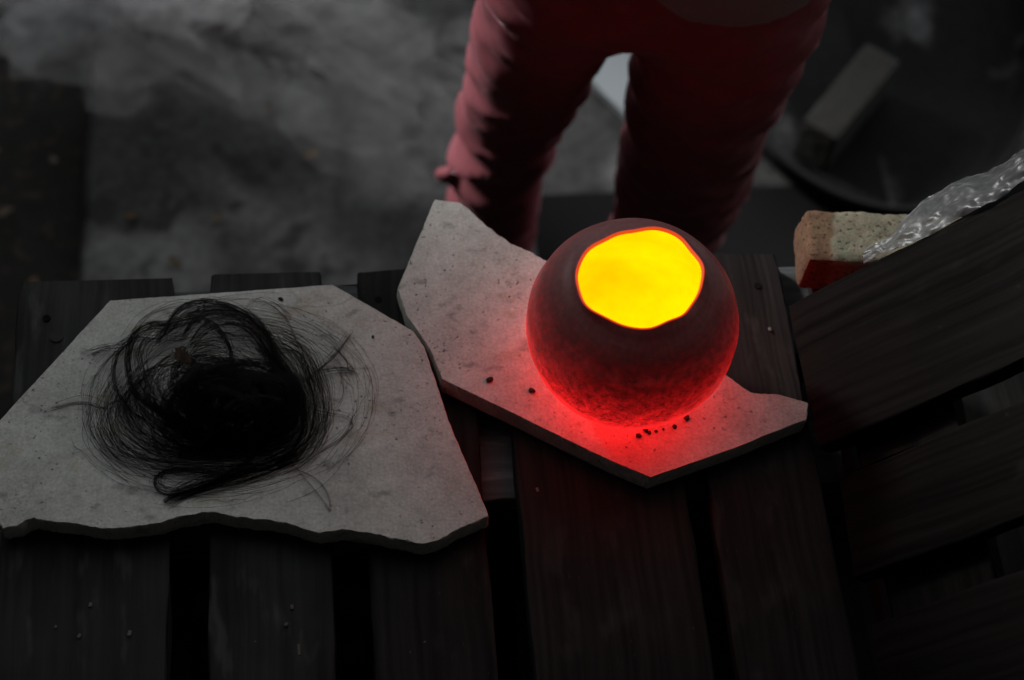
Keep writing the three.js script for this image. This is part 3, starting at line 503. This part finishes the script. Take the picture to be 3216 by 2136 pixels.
// ───────────────────────── the person ─────────────────────────
{
  const PX = 0.335, PZ = -1.16;
  const t = thing('person', 'person in red trousers and a grey shirt standing beyond the pallet stack', 'person', null, [PX, 0.014, PZ]);
  const skin = phys({ color: lin(0.42, 0.26, 0.19), roughness: 0.55 });
  const HL = V(-0.100, 0.87, -0.01), HR = V(0.075, 0.87, 0.02), KL = V(-0.142, 0.47, -0.085), KR = V(0.083, 0.48, -0.01), AL = V(-0.135, 0.075, -0.135), AR = V(0.085, 0.075, -0.06);
  const seg = (a, ra, b, rb, sq) => [a.x, a.y, a.z, ra, b.x, b.y, b.z, rb, sq];
  // arms folded behind the back
  const SHL = V(-0.17, 1.38, 0.0), SHR = V(0.19, 1.38, 0.0), EL = V(-0.245, 1.13, -0.10), ER = V(0.265, 1.13, -0.10), WL = V(-0.06, 1.02, -0.185), WR = V(0.075, 1.06, -0.175);
  const armsSkin = [seg(EL, 0.036, WL, 0.026), seg(ER, 0.036, WR, 0.026)];
  const bodySegs = [seg(V(0, 0.92, 0), 0.10, V(0.0, 1.34, -0.01), 0.115, 0.75), seg(V(-0.13, 1.36, 0), 0.055, V(0.15, 1.36, 0), 0.055), seg(V(0.005, 1.38, 0), 0.055, V(0.01, 1.53, 0.03), 0.05), seg(SHL, 0.05, EL, 0.038), seg(SHR, 0.05, ER, 0.038), ...armsSkin,
    seg(HL, 0.058, KL, 0.034), seg(HR, 0.062, KR, 0.042), seg(KL, 0.034, AL, 0.030), seg(KR, 0.040, AR, 0.032)];
  const bodyG = sdfGeo([0, 0.80, -0.05], 0.80, 84, (x, y, z) => capsD(bodySegs, x, y, z, 0.03));
  const HC = V(0.012, 1.635, 0.045);
  const headD = (x, y, z) => {
    const X = x - HC.x, Y = y - HC.y, Z = z - HC.z, e = (cx, cy, cz, a, b, c) => (Math.sqrt(((X - cx) / a) ** 2 + ((Y - cy) / b) ** 2 + ((Z - cz) / c) ** 2) - 1) * Math.min(a, b, c);
    let d = e(0, 0.02, -0.005, 0.075, 0.10, 0.095); const sm = (d2, k) => { const h = clamp(0.5 + 0.5 * (d - d2) / k); d = d + (d2 - d) * h - k * h * (1 - h); };
    sm(e(0, -0.055, 0.03, 0.055, 0.06, 0.06), 0.03); sm(e(0, -0.012, 0.095, 0.013, 0.026, 0.02), 0.012); sm(e(0, -0.055, 0.082, 0.024, 0.008, 0.014), 0.008); sm(e(0, -0.095, 0.06, 0.02, 0.018, 0.02), 0.02);
    for (const s of [-1, 1]) { sm(e(s * 0.078, -0.01, -0.005, 0.008, 0.03, 0.02), 0.008); d = Math.max(d, -e(s * 0.031, 0.008, 0.098, 0.016, 0.010, 0.012)); sm(e(s * 0.031, 0.026, 0.082, 0.022, 0.007, 0.010), 0.01); }
    sm(capsD([[0, -0.07, -0.02, 0.05, -0.002, -0.16, -0.03, 0.054]], X, Y, Z, 0.01), 0.03); return d;
  };
  const headG = sdfGeo([HC.x, HC.y - 0.02, HC.z], 0.17, 64, headD);
  const handGs = [[WL, 1], [WR, -1]].map(([w, s]) => {
    const c = [w.x + s * 0.055, w.y - 0.005, w.z - 0.004], L = [seg(w, 0.024, V(w.x + s * 0.045, w.y - 0.004, w.z - 0.004), 0.021, 0.7), seg(V(w.x + s * 0.035, w.y + 0.02, w.z), 0.014, V(w.x + s * 0.04, w.y - 0.026, w.z), 0.014)];
    [[0.026, 0.060], [0.009, 0.068], [-0.009, 0.064], [-0.026, 0.050]].forEach(([dy, len]) => { const a = V(w.x + s * 0.046, w.y + dy * 0.9, w.z - 0.002), b = V(a.x + s * len * 0.5, a.y, a.z - 0.006), e = V(b.x + s * len * 0.42, b.y - 0.003, b.z + 0.014); L.push(seg(a, 0.0088, b, 0.008), seg(b, 0.008, e, 0.0066)); });
    const th = V(w.x + s * 0.012, w.y + 0.022, w.z), t2 = V(th.x + s * 0.03, th.y + 0.028, th.z - 0.006), t3 = V(t2.x + s * 0.024, t2.y + 0.010, t2.z + 0.002); L.push(seg(th, 0.0125, t2, 0.010), seg(t2, 0.0095, t3, 0.0075));
    return sdfGeo(c, 0.11, 64, (x, y, z) => capsD(L, x, y, z, 0.006));
  });
  mesh('body', mergeGeometries([bodyG, headG, ...handGs]), skin, t);
  const hairG = sdfGeo([HC.x, HC.y + 0.03, HC.z - 0.01], 0.16, 60, (x, y, z) => { const X = x - HC.x, Y = y - HC.y, Z = z - HC.z; const d = (Math.sqrt((X / 0.087) ** 2 + ((Y - 0.03) / 0.107) ** 2 + ((Z + 0.012) / 0.106) ** 2) - 1) * 0.087 + 0.006 * fbm(x * 60, y * 12, z * 60, 2); return Math.max(d, 0.03 - Y - 0.06 + (Z + 0.0) * 1.1); });
  mesh('hair', hairG, mat({ color: lin(0.03, 0.02, 0.014), roughness: 0.6 }), t);
  for (const s of [-1, 1]) { const e = mesh('eye', new THREE.SphereGeometry(0.0125, 16, 12).translate(HC.x + s * 0.031, HC.y + 0.008, HC.z + 0.081), mat({ color: lin(0.7, 0.68, 0.64), roughness: 0.2 }), t); mesh('iris', new THREE.SphereGeometry(0.006, 12, 8).translate(HC.x + s * 0.031, HC.y + 0.006, HC.z + 0.0885), mat({ color: lin(0.05, 0.03, 0.02), roughness: 0.2 }), e); }
  // trousers: loose, creased
  const legs = [seg(V(-0.078, 0.915, 0.0), 0.113, V(0.062, 0.915, 0.012), 0.111, 0.86), seg(V(-0.07, 0.99, -0.01), 0.115, V(0.055, 0.99, 0.0), 0.112, 0.82),
    seg(HL, 0.086, KL, 0.060), seg(HR, 0.098, KR, 0.078), seg(KL, 0.060, AL, 0.060), seg(KR, 0.077, V(AR.x, AR.y, AR.z), 0.064)];
  const folds = (x, y, z) => {
    const drag = 0.6 * Math.abs(x - 0.01);                                                       // creases sweep from the crotch outwards
    const a = fbm(x * 5, (y - drag) * 26, z * 5, 3), b = Math.abs(noise(x * 7 + 4, (y + drag * 0.7) * 17, z * 7)), kneeW = Math.exp(-(((y - 0.45) / 0.12) ** 2));
    return 0.014 * a + 0.017 * b * (0.7 + 0.8 * kneeW) + 0.0035 * noise(x * 30, y * 44, z * 30);
  };
  const trG = sdfGeo([0, 0.56, -0.05], 0.54, 104, (x, y, z) => { const d = capsD(legs, x, y, z, 0.028); return Math.max(Math.abs(d) < 0.04 ? d + folds(x, y, z) - 0.004 : d, y - 1.03, 0.085 - y); });
  const tCloth = tex(512, 512, (u, v) => { const w = 0.5 + 0.5 * Math.sin(u * 800) * Math.sin(v * 800), f = fbm(u * 9, v * 9, 3, 4), d = fbm(u * 60, v * 60, 5, 3); const b = 1 + 0.25 * f + 0.3 * d + 0.1 * w; return [0.17 * b, 0.037 * b, 0.049 * b]; });
  const red = phys({ map: tCloth, roughness: 0.85, sheen: 1, sheenColor: lin(1, 0.62, 0.7), sheenRoughness: 0.3 });
  const tr = mesh('trousers', trG, red, t); tr.userData.label = 'loose creased red trousers';
  mesh('cloth_flap', sdfGeo([-0.195, 0.40, -0.09], 0.075, 40, (x, y, z) => capsD([[-0.165, 0.435, -0.085, 0.020, -0.215, 0.390, -0.095, 0.004], [-0.170, 0.40, -0.085, 0.022, -0.215, 0.390, -0.095, 0.005], [-0.165, 0.345, -0.085, 0.016, -0.212, 0.385, -0.092, 0.006]], x, y, z, 0.012) + 0.006 * noise(x * 40, y * 40, z * 40)), red, tr);
  // shirt with a hanging hem
  const sh = [seg(V(-0.065, 0.98, 0.005), 0.140, V(0.062, 0.98, 0.012), 0.138, 0.82), seg(V(0, 1.05, 0), 0.155, V(0.005, 1.34, -0.005), 0.150, 0.72), seg(V(-0.12, 1.375, 0), 0.072, V(0.145, 1.375, 0), 0.072), seg(SHL, 0.070, EL, 0.056), seg(SHR, 0.070, ER, 0.056), seg(EL, 0.056, EL.clone().lerp(WL, 0.8), 0.045), seg(ER, 0.056, ER.clone().lerp(WR, 0.8), 0.045)];
  const hem = x => 0.915 + 1.1 * (x - 0.055) ** 2 * 6;
  const shG = sdfGeo([0, 1.17, -0.02], 0.34, 100, (x, y, z) => Math.max((d => Math.abs(d) < 0.04 ? d + 0.006 * fbm(x * 7, y * 18, z * 7, 3) : d)(capsD(sh, x, y, z, 0.03)), Math.min(hem(x), 1.03) - y, (Math.hypot(x - 0.008, (z - 0.01) * 1.0) < 0.075 ? y - 1.43 : -1)));
  mesh('shirt', shG, phys({ color: lin(0.15, 0.16, 0.16), roughness: 0.9, sheen: 0.5, sheenColor: lin(0.3, 0.3, 0.3), sheenRoughness: 0.6 }), t);
  for (const [a, dir] of [[AL, -0.12], [AR, 0.1]]) {
    const c = [a.x + dir * 0.4, 0.06, a.z + 0.07];
    const o = mesh('shoe', sdfGeo(c, 0.17, 56, (x, y, z) => Math.max(capsD([[a.x, 0.075, a.z, 0.052, a.x, 0.05, a.z - 0.03, 0.045], [a.x, 0.05, a.z - 0.02, 0.046, a.x + dir * 0.6, 0.034, a.z + 0.14, 0.040], [a.x + dir * 0.6, 0.034, a.z + 0.14, 0.040, a.x + dir * 0.7, 0.03, a.z + 0.165, 0.034]], x, y, z, 0.02), 0.001 - y)), mat({ color: lin(0.03, 0.028, 0.027), roughness: 0.7 }), t);
  }
}

// ───────────────────────── small things ─────────────────────────
[[0.112, -0.663, 0.0042, 'pointed charcoal crumb on the slab beside the left of the glowing pot'], [0.148, -0.651, 0.0038, 'round charcoal crumb on the slab close to the glowing pot'], [0.236, -0.602, 0.0033], [0.243, -0.607, 0.0036], [0.246, -0.6045, 0.0026], [0.252, -0.606, 0.002], [0.269, -0.609, 0.003], [0.281, -0.616, 0.0036], [0.259, -0.607, 0.0018], [-0.068, -0.755, 0.003, 'charcoal crumb near the straight edge of the slab with the horsehair'], [0.012, -0.712, 0.0022, 'tiny charcoal crumb on the slab right of the horsehair']].forEach(([x, z, s, l]) => {
  const g = new THREE.IcosahedronGeometry(s * 0.62, 1), p = g.attributes.position; for (let i = 0; i < p.count; i++) { const k = 1 + 0.7 * noise(p.getX(i) * 400 + x * 900, p.getY(i) * 400, p.getZ(i) * 400 + z * 900); p.setXYZ(i, p.getX(i) * k * 1.25, p.getY(i) * k * 0.8, p.getZ(i) * k); }
  g.computeVertexNormals(); const o = mesh('charcoal_crumb', g, charcoal); o.position.set(x, ST + s * 0.35, z); o.rotation.y = rr(0, 6);
  tag(o, l || 'black charcoal crumb on the slab in front of the glowing pot', 'charcoal', 'charcoal crumbs on the slabs');
});
const chipMat = mat({ color: lin(0.12, 0.10, 0.075), roughness: 0.9 }), chipPale = mat({ color: lin(0.13, 0.135, 0.135), roughness: 0.9 });
[[-0.236, -0.461, 0.004, 1], [-0.228, -0.487, 0.0042, 1], [-0.06, -0.438, 0.012, 0], [-0.07, -0.46, 0.004, 0], [0.147, -0.568, 0.005, 1], [-0.196, -0.461, 0.006, 1], [0.042, -0.438, 0.003, 1], [-0.095, -0.447, 0.003, 1], [0.376, -0.716, 0.004, 1], [-0.255, -0.47, 0.003, 1], [0.03, -0.43, 0.003, 0], [-0.065, -0.475, 0.005, 0]].forEach(([x, z, s, k]) => {
  const o = mesh('wood_chip', chunk(s * (s > 0.01 ? 0.2 : 0.55), 0.0008, s * 0.8, 0.0003, 0.0012, s / 6), k ? chipPale : chipMat); o.position.set(x, TOP + 0.0011, z); o.rotation.y = rr(-1.2, 1.2);
  tag(o, 'tiny pale wood chip on the dark pallet slats', 'wood chip', 'wood chips on the pallet');
});
const leafMats = [[0.15, 0.11, 0.065], [0.12, 0.075, 0.04], [0.11, 0.085, 0.055]].map(c => phys({ color: lin(...c), roughness: 0.8 }));
[[-0.066, -1.569, 0.034], [-0.35, -1.464, 0.026], [-0.278, -1.375, 0.026], [-0.131, -1.668, 0.022], [-0.215, -1.453, 0.024], [-0.55, -1.50, 0.03], [-0.62, -1.42, 0.04], [-0.50, -1.36, 0.03], [-0.48, -1.60, 0.024], [-0.58, -1.62, 0.03]].forEach(([x, z, s], i) => {
  const pos = [], uv = [], idx = [], n = 10; for (let k = 0; k <= n; k++) { const f = k / n, w = s * 0.26 * Math.sin(Math.PI * Math.pow(f, 0.8)); for (const q of [-1, 0, 1]) { pos.push((f - 0.5) * s, 0.003 * Math.abs(q) + 0.004 * Math.sin(f * 4 + i), q * w); uv.push(f, q); } }
  for (let k = 0; k < n; k++) for (const q of [0, 1]) { const a = k * 3 + q; idx.push(a, a + 1, a + 3, a + 3, a + 1, a + 4); }
  const o = mesh('fallen_leaf', geoFrom(pos, idx, uv), leafMats[i % 3]); o.position.set(x, x < -0.43 ? -0.008 : 0.021, z); o.rotation.y = rr(0, 6);
  tag(o, x < -0.43 ? 'dry tan leaf lying on the dark soil' : 'dry tan leaf lying on the concrete pavement', 'leaf', 'fallen leaves');
});

renderer.render(scene, camera);
